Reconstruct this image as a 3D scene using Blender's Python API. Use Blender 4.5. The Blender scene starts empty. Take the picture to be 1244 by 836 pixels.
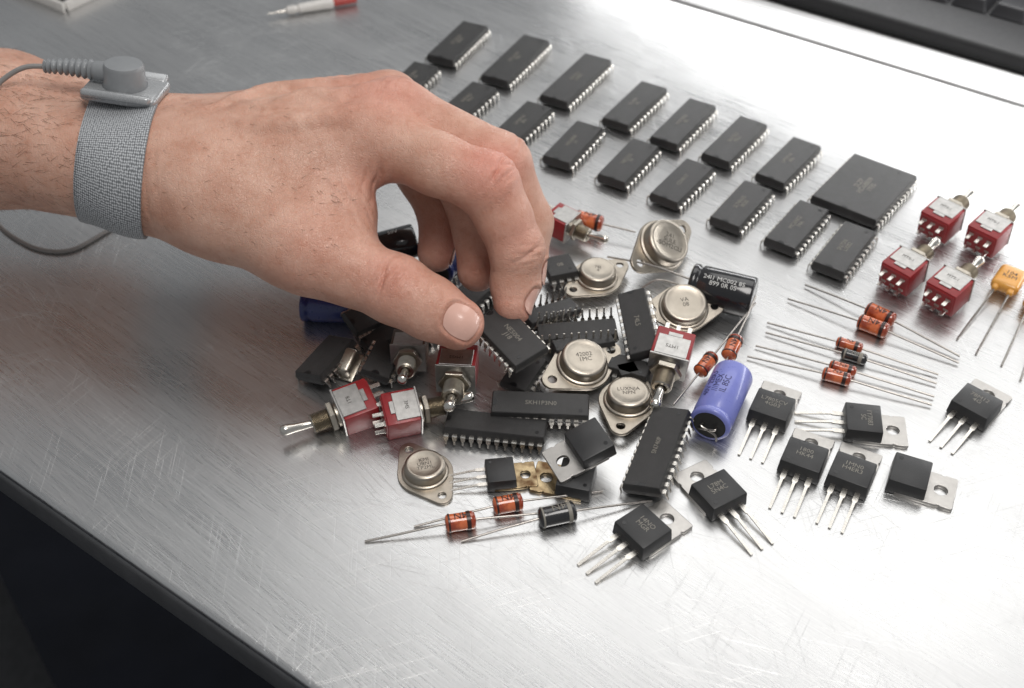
import bpy,bmesh,math,random
import numpy as np
from mathutils import Vector as V, Matrix as M
from mathutils.bvhtree import BVHTree
from mathutils.geometry import convex_hull_2d
random.seed(4); np.random.seed(4)
S=bpy.context.scene; COL=S.collection
H=30.0; FPX=1414.0; TH=math.radians(47.5); cT=math.cos(TH); sT=math.sin(TH)
def W(px,py,z=0.0):
    cx=(px-622)/FPX; cy=-(py-418)/FPX
    dy=cy*cT+sT; dz=cy*sT-cT
    t=(z-H)/dz
    return V((cx*t,dy*t,z))
U=V((0.8136,-0.5814,0)); VV=V((0.5814,0.8136,0)); UA=math.atan2(U.y,U.x)
# ---------------- materials
MATS={}
def nd(nt,t,**k):
    n=nt.nodes.new(t)
    for a,b in k.items(): setattr(n,a,b)
    return n
def mat(name,col,rough=.5,metal=0.,var=.15,vs=3.,bump=.0,bs=20.,coat=0.,rv=.1,spots=None):
    if name in MATS: return MATS[name]
    m=bpy.data.materials.new(name); m.use_nodes=True; nt=m.node_tree; b=nt.nodes['Principled BSDF']
    tc=nd(nt,'ShaderNodeTexCoord')
    n=nd(nt,'ShaderNodeTexNoise'); n.inputs['Scale'].default_value=vs; n.inputs['Detail'].default_value=4
    nt.links.new(tc.outputs['Object'],n.inputs['Vector'])
    mx=nd(nt,'ShaderNodeMix',data_type='RGBA')
    mx.inputs['A'].default_value=(*[c*(1-var) for c in col],1); mx.inputs['B'].default_value=(*[min(1,c*(1+var)) for c in col],1)
    nt.links.new(n.outputs['Fac'],mx.inputs['Factor']); out=mx.outputs['Result']
    if spots:
        m2=nd(nt,'ShaderNodeMix',data_type='RGBA'); r=nd(nt,'ShaderNodeMapRange'); r.inputs['From Min'].default_value=.46; r.inputs['From Max'].default_value=.62
        n4=nd(nt,'ShaderNodeTexNoise'); n4.inputs['Scale'].default_value=spots[3]; n4.inputs['Detail'].default_value=5; nt.links.new(tc.outputs['Object'],n4.inputs['Vector'])
        nt.links.new(n4.outputs['Fac'],r.inputs['Value']); nt.links.new(r.outputs[0],m2.inputs['Factor']); nt.links.new(out,m2.inputs['A']); m2.inputs['B'].default_value=(*spots[:3],1); out=m2.outputs['Result']
    nt.links.new(out,b.inputs['Base Color'])
    mr=nd(nt,'ShaderNodeMapRange'); mr.inputs['To Min'].default_value=max(0,rough-rv); mr.inputs['To Max'].default_value=min(1,rough+rv)
    n2=nd(nt,'ShaderNodeTexNoise'); n2.inputs['Scale'].default_value=vs*2.7; n2.inputs['Detail'].default_value=5
    nt.links.new(tc.outputs['Object'],n2.inputs['Vector'])
    nt.links.new(n2.outputs['Fac'],mr.inputs['Value']); nt.links.new(mr.outputs['Result'],b.inputs['Roughness'])
    b.inputs['Metallic'].default_value=metal; b.inputs['Coat Weight'].default_value=coat
    if bump:
        n3=nd(nt,'ShaderNodeTexNoise'); n3.inputs['Scale'].default_value=bs; n3.inputs['Detail'].default_value=3
        nt.links.new(tc.outputs['Object'],n3.inputs['Vector'])
        bp=nd(nt,'ShaderNodeBump'); bp.inputs['Strength'].default_value=bump; bp.inputs['Distance'].default_value=.05
        nt.links.new(n3.outputs['Fac'],bp.inputs['Height']); nt.links.new(bp.outputs['Normal'],b.inputs['Normal'])
    MATS[name]=m; return m
EPOXY=mat('black_epoxy',(.032,.031,.031),.46,0,.35,2.5,.3,40)
EPOXY2=mat('black_epoxy_smooth',(.026,.026,.027),.40,0,.3,2,.15,30)
RSHADE=mat('recess_shade',(.010,.010,.011),.3)  # shade of notches and dimples painted as a blacker tone on flat discs
TIN=mat('tinned_pin',(.68,.65,.60),.28,1,.25,6,.1,30)
WIRE=mat('lead_wire',(.47,.44,.41),.30,1,.25,5)
NICKEL=mat('nickel_steel',(.44,.395,.335),.36,1,.3,3,.18,25)
CAN=mat('nickel_can',(.45,.405,.345),.35,1,.2,2,.12,25)
BRUSHN=mat('bracket_metal',(.48,.47,.455),.38,1,.3,5,.15,30)
BRASS=mat('worn_nickel',(.50,.46,.395),.32,1,.3,5,.18,30)
CHROME=mat('lever_chrome',(.70,.67,.62),.2,1,.15,4)
REDP=mat('red_plastic',(.29,.019,.023),.38,0,.35,3,.12,20,coat=.12)
ORANGE=mat('orange_glass',(.66,.16,.055),.14,0,.3,3,coat=.9,spots=(.30,.045,.016,2.0))
BLACKG=mat('black_glossy',(.02,.02,.022),.2,0,.3,4,coat=.5)
BAND=mat('dark_band',(.03,.012,.01),.3)
BLUE=mat('violet_sleeve',(.20,.225,.58),.30,0,.10,2,coat=.3)
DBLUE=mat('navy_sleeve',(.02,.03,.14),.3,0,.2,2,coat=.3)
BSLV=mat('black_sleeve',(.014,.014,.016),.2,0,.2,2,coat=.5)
RUBBER=mat('rubber_seal',(.02,.02,.02),.6)
ALU=mat('aluminium_end',(.6,.6,.6),.35,1)
INKG=mat('grey_print',(.22,.205,.175),.5)
INKD=mat('dark_print',(.06,.052,.045),.6)
INKW=mat('white_print',(.62,.62,.6),.5)
INKN=mat('navy_print',(.03,.03,.12),.5)
GOLD=mat('stained_brassy_tab',(.42,.33,.20),.24,1,.3,2,.1,20,spots=(.09,.05,.025,.9))
TABM=mat('silver_tab',(.52,.50,.475),.38,1,.2,3,.18,25)
AMBER=mat('amber_epoxy',(.72,.34,.06),.3,0,.12,3,.08,12,coat=.5)
STRAPP=mat('grey_plastic',(.24,.25,.26),.34,0,.1,3,.08,30)
BUCKM=mat('pale_grey_plate',(.40,.41,.42),.26,.35,.1,3,.08,30)
CORD=mat('grey_cord',(.28,.27,.26),.5)
KEYB=mat('keyboard_black',(.011,.011,.012),.6,0,.2,2,.1,30)
KEYC=mat('key_black',(.018,.018,.02),.5,0,.1,2,.1,30)
WHITEP=mat('white_plastic',(.62,.60,.57),.35)
# ---------------- object helpers
def link(o,parent=None):
    COL.objects.link(o)
    if parent: o.parent=parent
    return o
def thing(name,label,cat,mtx=None,group=None):
    o=bpy.data.objects.new(name,None); o.empty_display_size=.3; link(o)
    if mtx is not None: o.matrix_world=mtx
    o['label']=label; o['category']=cat
    if group: o['group']=group
    return o
def part(name,me,m,parent,loc=None,rz=0,mtx=None):
    o=bpy.data.objects.new(name,me); link(o,parent)
    if m is not None and len(me.materials)==0: me.materials.append(m)
    if mtx is not None: o.matrix_local=mtx
    else:
        if loc is not None: o.location=loc
        if rz: o.rotation_euler=(0,0,rz)
    return o
def fin(bm,name,smooth=True,ang=35):
    bmesh.ops.recalc_face_normals(bm,faces=bm.faces)
    me=bpy.data.meshes.new(name); bm.to_mesh(me); bm.free()
    if smooth:
        for p in me.polygons: p.use_smooth=True
        try: me.set_sharp_from_angle(angle=math.radians(ang))
        except Exception: pass
    return me
def box(bm,c,s,bev=0.,seg=2,mtx=None):
    r=bmesh.ops.create_cube(bm,size=1); vs=r['verts']
    for v in vs: v.co=V((v.co.x*s[0]+c[0],v.co.y*s[1]+c[1],v.co.z*s[2]+c[2]))
    if bev:
        es=list({e for v in vs for e in v.link_edges})
        rr=bmesh.ops.bevel(bm,geom=es,offset=bev,segments=seg,affect='EDGES',profile=.5)
        vs=list({v for f in rr['faces'] for v in f.verts}|{v for v in vs if v.is_valid})
    if mtx is not None: bmesh.ops.transform(bm,matrix=mtx,verts=vs)
    return vs
def lathe(bm,prof,seg=32,mtx=None):   # axis = +Y, prof=[(r,a)]
    rings=[]
    for r,a in prof:
        if r<1e-5: rings.append([bm.verts.new((0,a,0))])
        else: rings.append([bm.verts.new((r*math.cos(2*math.pi*i/seg),a,r*math.sin(2*math.pi*i/seg))) for i in range(seg)])
    for A,B in zip(rings,rings[1:]):
        for i in range(seg):
            j=(i+1)%seg
            if len(A)==1 and len(B)==1: break
            if len(A)==1: bm.faces.new((A[0],B[i],B[j]))
            elif len(B)==1: bm.faces.new((A[i],A[j],B[0]))
            else: bm.faces.new((A[i],A[j],B[j],B[i]))
    if mtx is not None: bmesh.ops.transform(bm,matrix=mtx,verts=[v for R in rings for v in R])
ZUP=M.Rotation(math.radians(90),4,'X')   # Y axis -> Z
def tube(bm,pts,r,seg=8,cap=True):
    pts=[V(p) for p in pts]; rings=[]; n=len(pts); rr=r if isinstance(r,(list,tuple)) else [r]*n
    up=V((0,0,1)); 
    for i,p in enumerate(pts):
        d=(pts[min(i+1,n-1)]-pts[max(i-1,0)]).normalized()
        if abs(d.dot(up))>.95: up=V((1,0,0))
        x=d.cross(up).normalized(); y=x.cross(d)
        rings.append([bm.verts.new(p+(x*math.cos(2*math.pi*k/seg)+y*math.sin(2*math.pi*k/seg))*rr[i]) for k in range(seg)])
    for A,B in zip(rings,rings[1:]):
        for k in range(seg): bm.faces.new((A[k],A[(k+1)%seg],B[(k+1)%seg],B[k]))
    if cap: bm.faces.new(rings[0]); bm.faces.new(list(reversed(rings[-1])))
def spl(pts,n=8):
    pts=[V(p) for p in pts]; out=[]
    for i in range(len(pts)-1):
        p0=pts[max(i-1,0)];p1=pts[i];p2=pts[i+1];p3=pts[min(i+2,len(pts)-1)]
        for k in range(n):
            t=k/n; out.append(.5*((2*p1)+(p2-p0)*t+(2*p0-5*p1+4*p2-p3)*t*t+(3*p1-p0-3*p2+p3)*t**3))
    out.append(pts[-1]); return out
def curve_mesh(cu,name):
    o=bpy.data.objects.new('tmp',cu); COL.objects.link(o)
    dg=bpy.context.evaluated_depsgraph_get(); dg.update()
    me=bpy.data.meshes.new_from_object(o.evaluated_get(dg)); me.name=name
    bpy.data.objects.remove(o); me.materials.clear(); return me
def plate(name,outs,th,bev=.015):
    cu=bpy.data.curves.new('c','CURVE'); cu.dimensions='2D'; cu.fill_mode='BOTH'
    cu.extrude=th/2-bev; cu.bevel_depth=bev; cu.bevel_resolution=1
    for pts in outs:
        s=cu.splines.new('POLY'); s.points.add(len(pts)-1)
        for i,p in enumerate(pts): s.points[i].co=(p[0],p[1],0,1)
        s.use_cyclic_u=True
    me=curve_mesh(cu,name)
    for v in me.vertices: v.co.z+=th/2
    return me
TC={}
def text(s,size,bend=None):
    k=(s,size,bend)
    if k in TC: return TC[k]
    cu=bpy.data.curves.new('t','FONT'); cu.body=s; cu.size=size; cu.align_x='CENTER'; cu.align_y='CENTER'; cu.extrude=.002; cu.resolution_u=2; cu.space_line=.85
    me=curve_mesh(cu,'marking')
    if bend:
        for v in me.vertices:
            a=v.co.y/bend; r=bend+.008+v.co.z
            v.co=V((v.co.x,r*math.sin(a),r*math.cos(a)))
    TC[k]=me; return me
def circ(cx,cy,r,n=28): return [(cx+r*math.cos(2*math.pi*i/n),cy+r*math.sin(2*math.pi*i/n)) for i in range(n)]
def pose(pos,ydir,up=(0,0,1)):
    y=V(ydir).normalized(); x=y.cross(V(up)).normalized(); z=x.cross(y)
    m=M((x,y,z)).transposed().to_4x4(); m.translation=pos; return m
CACHE={}
# ---------------- DIP chip
def pin_mesh(hh):
    k=('pin',round(hh,2))
    if k in CACHE: return CACHE[k]
    bm=bmesh.new(); t=.03
    pr=[(-.03,hh,.085),(.09,hh,.085),(.125,hh-.04,.085),(.14,hh-.17,.075),(.145,hh-.2,.04),(.16,-.0,.03)]
    L=[];
    for i,(x,z,w) in enumerate(pr):
        if i<2: q=[(x,-w,z-t),(x,w,z-t),(x,w,z),(x,-w,z)]
        else: q=[(x-t,-w,z),(x-t,w,z),(x,w,z),(x,-w,z)]
        L.append([bm.verts.new(c) for c in q])
    for A,B in zip(L,L[1:]):
        for j in range(4): bm.faces.new((A[j],A[(j+1)%4],B[(j+1)%4],B[j]))
    bm.faces.new(L[0]); bm.faces.new(L[-1])
    CACHE[k]=fin(bm,'pin',False); return CACHE[k]
def dip(mtx,L,w,label,txt='',h=.46,so=.14,n=None,group=None,wide=False,tsize=None):
    t=thing('chip',label,'chip',mtx,group)
    bm=bmesh.new(); hz=so+h/2; tp=.05
    def ring(ww,ll,z): return [bm.verts.new((sx*ww/2,sy*ll/2,z)) for sx,sy in ((-1,-1),(1,-1),(1,1),(-1,1))]
    R=[ring(w-2*tp,L-2*tp,so),ring(w,L,hz-.02),ring(w,L,hz+.02),ring(w-2*tp,L-2*tp,so+h)]
    for A,B in zip(R,R[1:]):
        for j in range(4): bm.faces.new((A[j],A[(j+1)%4],B[(j+1)%4],B[j]))
    bm.faces.new(R[0]); bm.faces.new(R[-1])
    bmesh.ops.bevel(bm,geom=list(bm.edges),offset=.016,segments=2,affect='EDGES')
    b=part('body',fin(bm,'body'),EPOXY,t)
    nm=CACHE.get('notch')
    if nm is None:
        nm=plate('notch',[[(.15*math.cos(a),.15*math.sin(a)) for a in [math.pi*i/12 for i in range(13)]]],.008,.002); CACHE['notch']=nm
        CACHE['dimple']=plate('dimple',[circ(0,0,.075,16)],.008,.002)
    part('notch',nm,RSHADE,b,(0,-L/2+tp+.01,so+h))  # raised dark half-disc stands in for the shaded cut
    part('dimple',CACHE['dimple'],RSHADE,b,(w*.25,L/2-.3,so+h-.002))
    if txt:
        part('marking',text(txt,tsize or .27),INKG,b,mtx=M.Translation((0,.02,so+h+.004))@M.Rotation(math.radians(90),4,'Z'))
    n=n or max(4,int(round((L-.05)/.34))); pm=pin_mesh(hz); pitch=(L-.3)/(n-1)
    for i in range(n):
        y=-L/2+.15+i*pitch
        part('pin',pm,TIN,t,(w/2,y,0)); part('pin',pm,TIN,t,(-w/2,y,0),math.pi)
    return t
def dip_px(a,b,label,w=1.36,txt='',group=None,**k):
    h=k.get('h',.46)+.14
    p0=W(*a,h); p1=W(*b,h); c=(p0+p1)/2; c.z=0.0
    d=p1-p0; return dip(pose(c,d),d.length,w,label,txt,group=group,**k)
# ---------------- power transistor with tab
def tab_tr(mtx,label,gold=False,s=1.,leads=True,txt='L7805CV\n4G03',group=None,body=EPOXY2,ll=1.65):
    t=thing('transistor',label,'transistor',mtx@M.Scale(s,4),group)
    if 'tabm' not in CACHE:
        CACHE['tabm']=plate('tab',[[(-.70,-.3),(.70,-.3),(.70,1.0),(.66,1.03),(.66,1.13),(.70,1.16),(.70,1.50),(.66,1.54),(-.66,1.54),(-.70,1.50),(-.70,1.16),(-.66,1.13),(-.66,1.03),(-.70,1.0)],circ(0,1.08,.24)[::-1]],.15,.02)
        CACHE['tabg']=CACHE['tabm'].copy()
        bm=bmesh.new(); box(bm,(0,0,.34),(1.43,1.28,.60),.05,2)
        for v in bm.verts:
            if v.co.z>.5: v.co.x*=.95; v.co.y*=.96
        CACHE['tbody']=fin(bm,'body')
        bm=bmesh.new()
        def st(y0,y1,z0,z1,w0,w1,th=.05):
            A=[bm.verts.new((sx*w0,y0,z0+q)) for sx,q in((-1,0),(1,0),(1,th),(-1,th))]; B=[bm.verts.new((sx*w1,y1,z1+q)) for sx,q in((-1,0),(1,0),(1,th),(-1,th))]
            for j in range(4): bm.faces.new((A[j],A[(j+1)%4],B[(j+1)%4],B[j]))
            bm.faces.new(A); bm.faces.new(B)
        st(-.6,-1.0,.22,.22,.09,.09); st(-1.0,-1.06,.2202,.215,.088,.05,.048); st(-1.06,-.65-ll,.215,.02,.05,.045,.046)
        CACHE['tlead']=fin(bm,'lead',False)
    part('tab',CACHE['tabg' if gold else 'tabm'],GOLD if gold else TABM,t)
    b=part('body',CACHE['tbody'],body,t)
    part('dimple',CACHE['dimple'],RSHADE,b,(-.45,-.4,.637))
    if txt: part('marking',text(txt,.25),INKG,b,mtx=M.Translation((0,.08,.643)))
    if leads:
        for x in (-.42,0,.42): part('lead',CACHE['tlead'],TIN,t,(x,0,0))
    return t
def tab_px(body,tabc,label,z=0,**k):
    p=W(*body,z+.5); q=W(*tabc,z+.1); p.z=z; q.z=z
    return tab_tr(pose(p,q-p),label,**k)
# ---------------- metal can transistor
def can_tr(mtx,label,s=1.,txt='SN7741\n8AI',pins=False,rc=1.,group=None,fw=1.0):
    t=thing('metal_can_transistor',label,'transistor',mtx@M.Scale(s,4),group)
    k='fl%.2f'%fw
    if k not in CACHE:
        pts=[V(p) for p in circ(0,0,fw,40)+circ(0,1.26,.36,20)+circ(0,-1.26,.36,20)]
        hull=[pts[i] for i in convex_hull_2d(pts)]
        CACHE[k]=plate('flange',[hull,circ(0,1.27,.17,20)[::-1],circ(0,-1.27,.17,20)[::-1]],.12,.02)
    fl=part('flange',CACHE[k],NICKEL,t)
    bm=bmesh.new(); r=.76*rc
    lathe(bm,[(r+.10,.10),(r+.10,.17),(r+.07,.2),(r+.01,.21),(r,.26),(r-.01,.46),(r-.02,.52),(r-.05,.565),(r-.11,.59),(r-.17,.595),(r-.19,.585),(r-.5,.59),(0,.59)],48,ZUP)
    c=part('can',fin(bm,'can',True,50),CAN,t)
    part('marking',text(txt,.22*rc),INKD,c,mtx=M.Translation((0,0,.592))@M.Rotation(random.uniform(-.3,.3)+math.atan2(mtx[0][1],mtx[1][1])*1.0,4,'Z'))
    if pins:
        for x in(-.25,.25):
            bm=bmesh.new(); lathe(bm,[(0,-.9),(.06,-.88),(.06,0.01)],12,ZUP); part('pin',fin(bm,'pin'),WIRE,t,(x,.2,0))
    return t
# ---------------- toggle switch; lever along +Y, bracket wrap faces +Z
def toggle(mtx,label,s=1.,tilt=14,txt='MTS-1',group=None,shell=REDP,bush=BRASS,lv=1.):
    t=thing('toggle_switch',label,'switch',mtx@M.Scale(s,4),group)
    if 'tg_br' not in CACHE:
        bm=bmesh.new(); box(bm,(0,.035,0),(1.36,.07,1.2),.012,1)
        for s_ in(1,-1):
            box(bm,(0,-.42,s_*.585),(1.12,.84,.05),.012,1)
            box(bm,(0,-.92,s_*.585),(.5,.16,.048),.01,1)
        CACHE['tg_br']=fin(bm,'bracket')
        pr=[(.0,.07),(.44,.07),(.44,.15),(.36,.16)]; a=.16
        while a<.93: pr+=[(.365,a+.015),(.315,a+.04)]; a+=.05
        pr+=[(.35,a+.01),(.31,a+.05),(.22,a+.05),(.20,a-.05),(0,a-.05)]
        CACHE['tg_pr']=pr
        bm=bmesh.new(); lathe(bm,[(.15,-.1),(.16,.1),(.13,.2),(.17,.8),(.20,1.05),(.195,1.15),(.15,1.23),(.07,1.265),(0,1.27)],24); CACHE['tg_lv0']=fin(bm,'lever',True,60)
        bm=bmesh.new(); box(bm,(0,-1.42,0),(.15,.42,.04),.01,1); box(bm,(0,-1.26,0),(.2,.06,.08),.01,1); CACHE['tg_te']=fin(bm,'terminal')
    kb_=('b',shell.name); ku=('u',bush.name)
    if kb_ not in CACHE:
        bm=bmesh.new(); box(bm,(0,-.6,0),(1.34,1.2,1.12),.05,2); box(bm,(0,-1.215,0),(1.2,.05,.95),.015,1); CACHE[kb_]=fin(bm,'body')
    if ku not in CACHE:
        bm=bmesh.new(); lathe(bm,CACHE['tg_pr'],28); CACHE[ku]=fin(bm,'bushing',True,25)
        bm=bmesh.new(); lathe(bm,[(.33,.2),(.54,.2),(.56,.23),(.56,.36),(.54,.39),(.33,.39)],6); CACHE[ku+(1,)]=fin(bm,'nut',False)
    b=part('body',CACHE[kb_],shell,t); br=part('bracket',CACHE['tg_br'],BRUSHN,t)
    if txt: part('marking',text(txt,.2),INKD,br,mtx=M.Translation((0,-.40,.613)))
    bu=part('bushing',CACHE[ku],bush,t); part('nut',CACHE[ku+(1,)],bush,bu)
    part('lever',CACHE['tg_lv0'],CHROME,t,mtx=M.Translation((0,.85,0))@M.Rotation(math.radians(tilt),4,'X')@M.Diagonal((1,lv,1,1)))
    for x in(-.4,0,.4):
        for z in(-.27,.27): part('terminal',CACHE['tg_te'],TIN,t,(x,0,z))
    return t
def tog_px(at,tip,label,z=.6,zt=None,s=1.,up=(0,0,1),**k):
    p=W(*at,z); q=W(*tip,zt if zt is not None else z); d=(q-p).normalized()
    return toggle(pose(p+d*.6*s,d,up),label,s=s,**k)
# ---------------- axial diode
def diode(p0,p1,f,label,L=.72,r=.2,body=ORANGE,txt='4N',group='glass diodes with long leads',zb=None,cat='diode'):
    a=V(p0);b=V(p1); c=a.lerp(b,f); 
    if zb is not None: c.z=zb
    d=(b-a)
    if zb is not None: d.z=0
    m=pose(c,d); t=thing('diode',label,cat,m,group)
    k=('di',L,r,body.name)
    if k not in CACHE:
        bm=bmesh.new(); h=L/2; lathe(bm,[(0,-h),(r*.5,-h),(r*.85,-h+.04),(r,-h+.11),(r*.96,-h+.22),(r*.96,h-.22),(r,h-.11),(r*.85,h-.04),(r*.5,h),(0,h)],28)
        CACHE[k]=fin(bm,'body',True,60)
        for w_,o_ in enumerate(((h-.30,h-.18),(-h+.10,-h+.15))):
            bm=bmesh.new(); lathe(bm,[(r*.96,o_[0]-.01),(r*1.02,o_[0]),(r*1.02,o_[1]),(r*.96,o_[1]+.01)],28); CACHE[k+(w_,)]=fin(bm,'band')
    bo=part('body',CACHE[k],body,t)
    for w_ in(0,1): part('band',CACHE[k+(w_,)],BAND if body is not BLACKG else INKG,bo)
    part('marking',text(txt+(' ' if body is BLACKG else ''),r*1.1,r),BAND if body is not BLACKG else INKG,bo,mtx=M.Rotation(math.radians(-90),4,'Z')@M.Rotation(.5*random.random()-.25,4,'X'))
    inv=m.inverted()
    for e,s_ in((a,-1),(b,1)):
        q=inv@e; st=V((0,s_*(L/2-.02),0)); n1=st+V((0,s_*.12,0)); mid=n1.lerp(q,.5)+V((random.uniform(-1,1)*.02,0,0))
        bm=bmesh.new(); tube(bm,[st,n1,n1.lerp(q,.1),mid,q],.040,8); part('lead',fin(bm,'lead',True,80),WIRE,t)
    return t
def diode_px(a,b,at,label,z=.2,ze=.05,**k):
    A=W(*a,ze);B=W(*b,ze); c=W(*at,z); f=(c-A).dot(B-A)/(B-A).length_squared
    return diode(A,B,f,label,zb=z,**k)
# ---------------- electrolytic capacitor; axis Y, rubber end -Y
def ecap(mtx,L,r,label,sl,ink,txt,roll=0,leads=None,tsize=.26):
    t=thing('capacitor',label,'capacitor',mtx)
    bm=bmesh.new(); h=L/2
    lathe(bm,[(r*.8,-h-.0),(r*.93,-h+.01),(r,-h+.07),(r,-h+.22),(r*.90,-h+.30),(r*.90,-h+.36),(r,-h+.44),(r,h-.1),(r*.97,h-.03),(r*.9,h),(r*.82,h+.004)],56)
    b=part('sleeve',fin(bm,'sleeve',True,50),sl,t)
    bm=bmesh.new(); lathe(bm,[(r*.83,h-.02),(r*.83,h+.0),(r*.5,h-.01),(0,h-.01)],40); part('metal_top',fin(bm,'metal_top'),ALU if sl is not BSLV else BSLV,t)
    bm=bmesh.new(); lathe(bm,[(r*.81,-h+.05),(r*.81,-h+.01),(r*.3,-h+.0),(0,-h)],40); part('rubber_seal',fin(bm,'rubber_seal'),RUBBER,t)
    part('marking',text(txt,tsize,r),ink,b,mtx=M.Rotation(roll,4,'Y')@M.Translation((0,.08,0))@M.Rotation(math.radians(90),4,'Z'))
    for i,q in enumerate(leads or []):
        bm=bmesh.new(); x=(-.25,.25)[i]*r/.8
        tube(bm,spl([(x,-h+.02,0),(x,-h-.15,0)]+[mtx.inverted()@V(p) for p in q],6),.042,8); part('lead',fin(bm,'lead'),WIRE,t)
    return t
# ================= SETTING
def setobj(name,me,m,mtx=None,kind='structure'):
    o=bpy.data.objects.new(name,me); link(o); me.materials.append(m)
    if mtx is not None: o.matrix_world=mtx
    if kind: o['kind']=kind
    return o
def steel():
    m=bpy.data.materials.new('brushed_steel'); m.use_nodes=True; nt=m.node_tree; b=nt.nodes['Principled BSDF']; lk=nt.links.new
    tc=nd(nt,'ShaderNodeTexCoord')
    def noise(scale,rot,sc,det=4,ro=.6,loc=(0,0,0)):
        mp=nd(nt,'ShaderNodeMapping'); mp.inputs['Scale'].default_value=scale; mp.inputs['Location'].default_value=loc
        mp0=nd(nt,'ShaderNodeMapping'); mp0.inputs['Rotation'].default_value=(0,0,rot)
        lk(tc.outputs['Object'],mp0.inputs['Vector']); lk(mp0.outputs['Vector'],mp.inputs['Vector'])
        n=nd(nt,'ShaderNodeTexNoise'); n.inputs['Scale'].default_value=sc; n.inputs['Detail'].default_value=det; n.inputs['Roughness'].default_value=ro
        lk(mp.outputs['Vector'],n.inputs['Vector']); return n.outputs['Fac']
    def rng(s,a,b_,c,d):
        r=nd(nt,'ShaderNodeMapRange'); r.inputs['From Min'].default_value=a; r.inputs['From Max'].default_value=b_; r.inputs['To Min'].default_value=c; r.inputs['To Max'].default_value=d
        lk(s,r.inputs['Value']); return r.outputs['Result']
    def mth(op,a,c):
        n=nd(nt,'ShaderNodeMath',operation=op)
        for i,x in enumerate((a,c)):
            if isinstance(x,(int,float)): n.inputs[i].default_value=x
            else: lk(x,n.inputs[i])
        return n.outputs[0]
    br=noise((.08,9,1),0.05,2.4,5,.7); br2=noise((.06,6,1),.22,1.6,4,.7,(3,5,0)); cloud=noise((1,1,1),.4,.10,4,.6); cl2=noise((.4,1.2,1),0,.35,4,.6)
    scr=None
    for i,(rot,th,sc) in enumerate([(.9,.682,3.4),(-.35,.69,3.2),(2.2,.686,2.8),(1.5,.69,3.4),(.3,.682,3.8)]):
        q=rng(noise((.07,8,1),rot,sc,1,.5,(i*7.3,i*3.1,0)),th,th+.06,0,1)
        scr=q if scr is None else mth('MAXIMUM',scr,q)
    msk=rng(noise((1,1,1),0,.13,3,.5,(4,9,0)),.36,.64,.10,.9); scr=mth('MULTIPLY',scr,msk)
    mixb=mth('ADD',mth('MULTIPLY',br,.7),mth('MULTIPLY',br2,.3))
    ro=mth('ADD',rng(mixb,.35,.65,.22,.36),rng(cl2,.3,.7,-.03,.06)); ro=mth('ADD',ro,mth('MULTIPLY',scr,.12))
    lk(ro,b.inputs['Roughness'])
    mx=nd(nt,'ShaderNodeMix',data_type='RGBA'); mx.inputs['A'].default_value=(.50,.50,.505,1); mx.inputs['B'].default_value=(.74,.74,.735,1)
    lk(mth('ADD',mth('MULTIPLY',rng(cloud,.3,.7,0,1),.35),mth('MULTIPLY',rng(mixb,.35,.65,0,1),.65)),mx.inputs['Factor'])
    mx2=nd(nt,'ShaderNodeMix',data_type='RGBA'); lk(mx.outputs['Result'],mx2.inputs['A']); mx2.inputs['B'].default_value=(.88,.88,.87,1); lk(mth('MULTIPLY',scr,.55),mx2.inputs['Factor'])
    lk(mx2.outputs['Result'],b.inputs['Base Color']); b.inputs['Metallic'].default_value=.92
    bp=nd(nt,'ShaderNodeBump'); bp.inputs['Strength'].default_value=.5; bp.inputs['Distance'].default_value=.013
    hgt=mth('ADD',mth('MULTIPLY',mixb,.8),mth('MULTIPLY',scr,-.6)); lk(hgt,bp.inputs['Height']); lk(bp.outputs['Normal'],b.inputs['Normal'])
    return m
STEEL=steel()
t0=W(0,570).dot(VV); tb=W(1244,130).dot(VV); tk=W(1244,96).dot(VV)
RZ=M.Rotation(UA,4,'Z')
def uv(s,t,z=0): return RZ@V((s,t,z))
bm=bmesh.new(); box(bm,(0,(t0+tb+60)/2,-.22),(220,tb+60-t0,.44),.2,6)
table=thing('work_table','brushed stainless steel work table scattered with electronic parts','table',RZ)
part('tabletop',fin(bm,'tabletop'),STEEL,table)
DST=mat('dark_steel',(.20,.20,.205),.40,.5,.25,1,.15,8)
bm=bmesh.new(); box(bm,(0,t0+.66,-1.2),(219,1.3,1.50),.3,5); part('apron',fin(bm,'apron'),DST,table)
for x in(-60,80):
    bm=bmesh.new(); box(bm,(x,t0+6,-40),(4,4,75),.3,2); part('leg',fin(bm,'leg'),DST,table)
bm=bmesh.new(); bmesh.ops.create_grid(bm,x_segments=1,y_segments=1,size=400); setobj('floor',fin(bm,'floor'),mat('dark_floor',(.010,.012,.022),.8,0,.7,.08),M.Translation((0,0,-78)))
bm=bmesh.new(); wb=tk-tb
box(bm,(0,tb+wb/2,.07),(200,wb,.14),.06,3)
for i in range(3): box(bm,(0,tb+wb*(.55+.16*i),.145),(200,wb*.09,.05),.02,2)
bar=setobj('ribbed_rail',fin(bm,'ribbed_rail'),mat('satin_aluminium',(.66,.66,.66),.45,.3,.06,1),RZ,None); bar['label']='pale ribbed metal rail running between the table surface and the keyboard'; bar['category']='rail'
kb=thing('keyboard','black computer keyboard cut off by the upper right corner','keyboard',RZ@M.Translation((W(1244,60).dot(U),tk+.3,0)))
bm=bmesh.new(); box(bm,(-8,9,.5),(46,18,1.0),.3,4); part('case',fin(bm,'case'),KEYB,kb)
bm=bmesh.new(); box(bm,(0,0,0),(1.9,1.9,.8),.16,3)
for v in bm.verts:
    if v.co.z>0: v.co.x*=.80; v.co.y*=.80
km=fin(bm,'key')
for r_ in range(4):
    for c_ in range(11): part('key',km,KEYC,kb,(-14+c_*2.1+r_*.5,4.3+r_*2.1,1.3))
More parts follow.
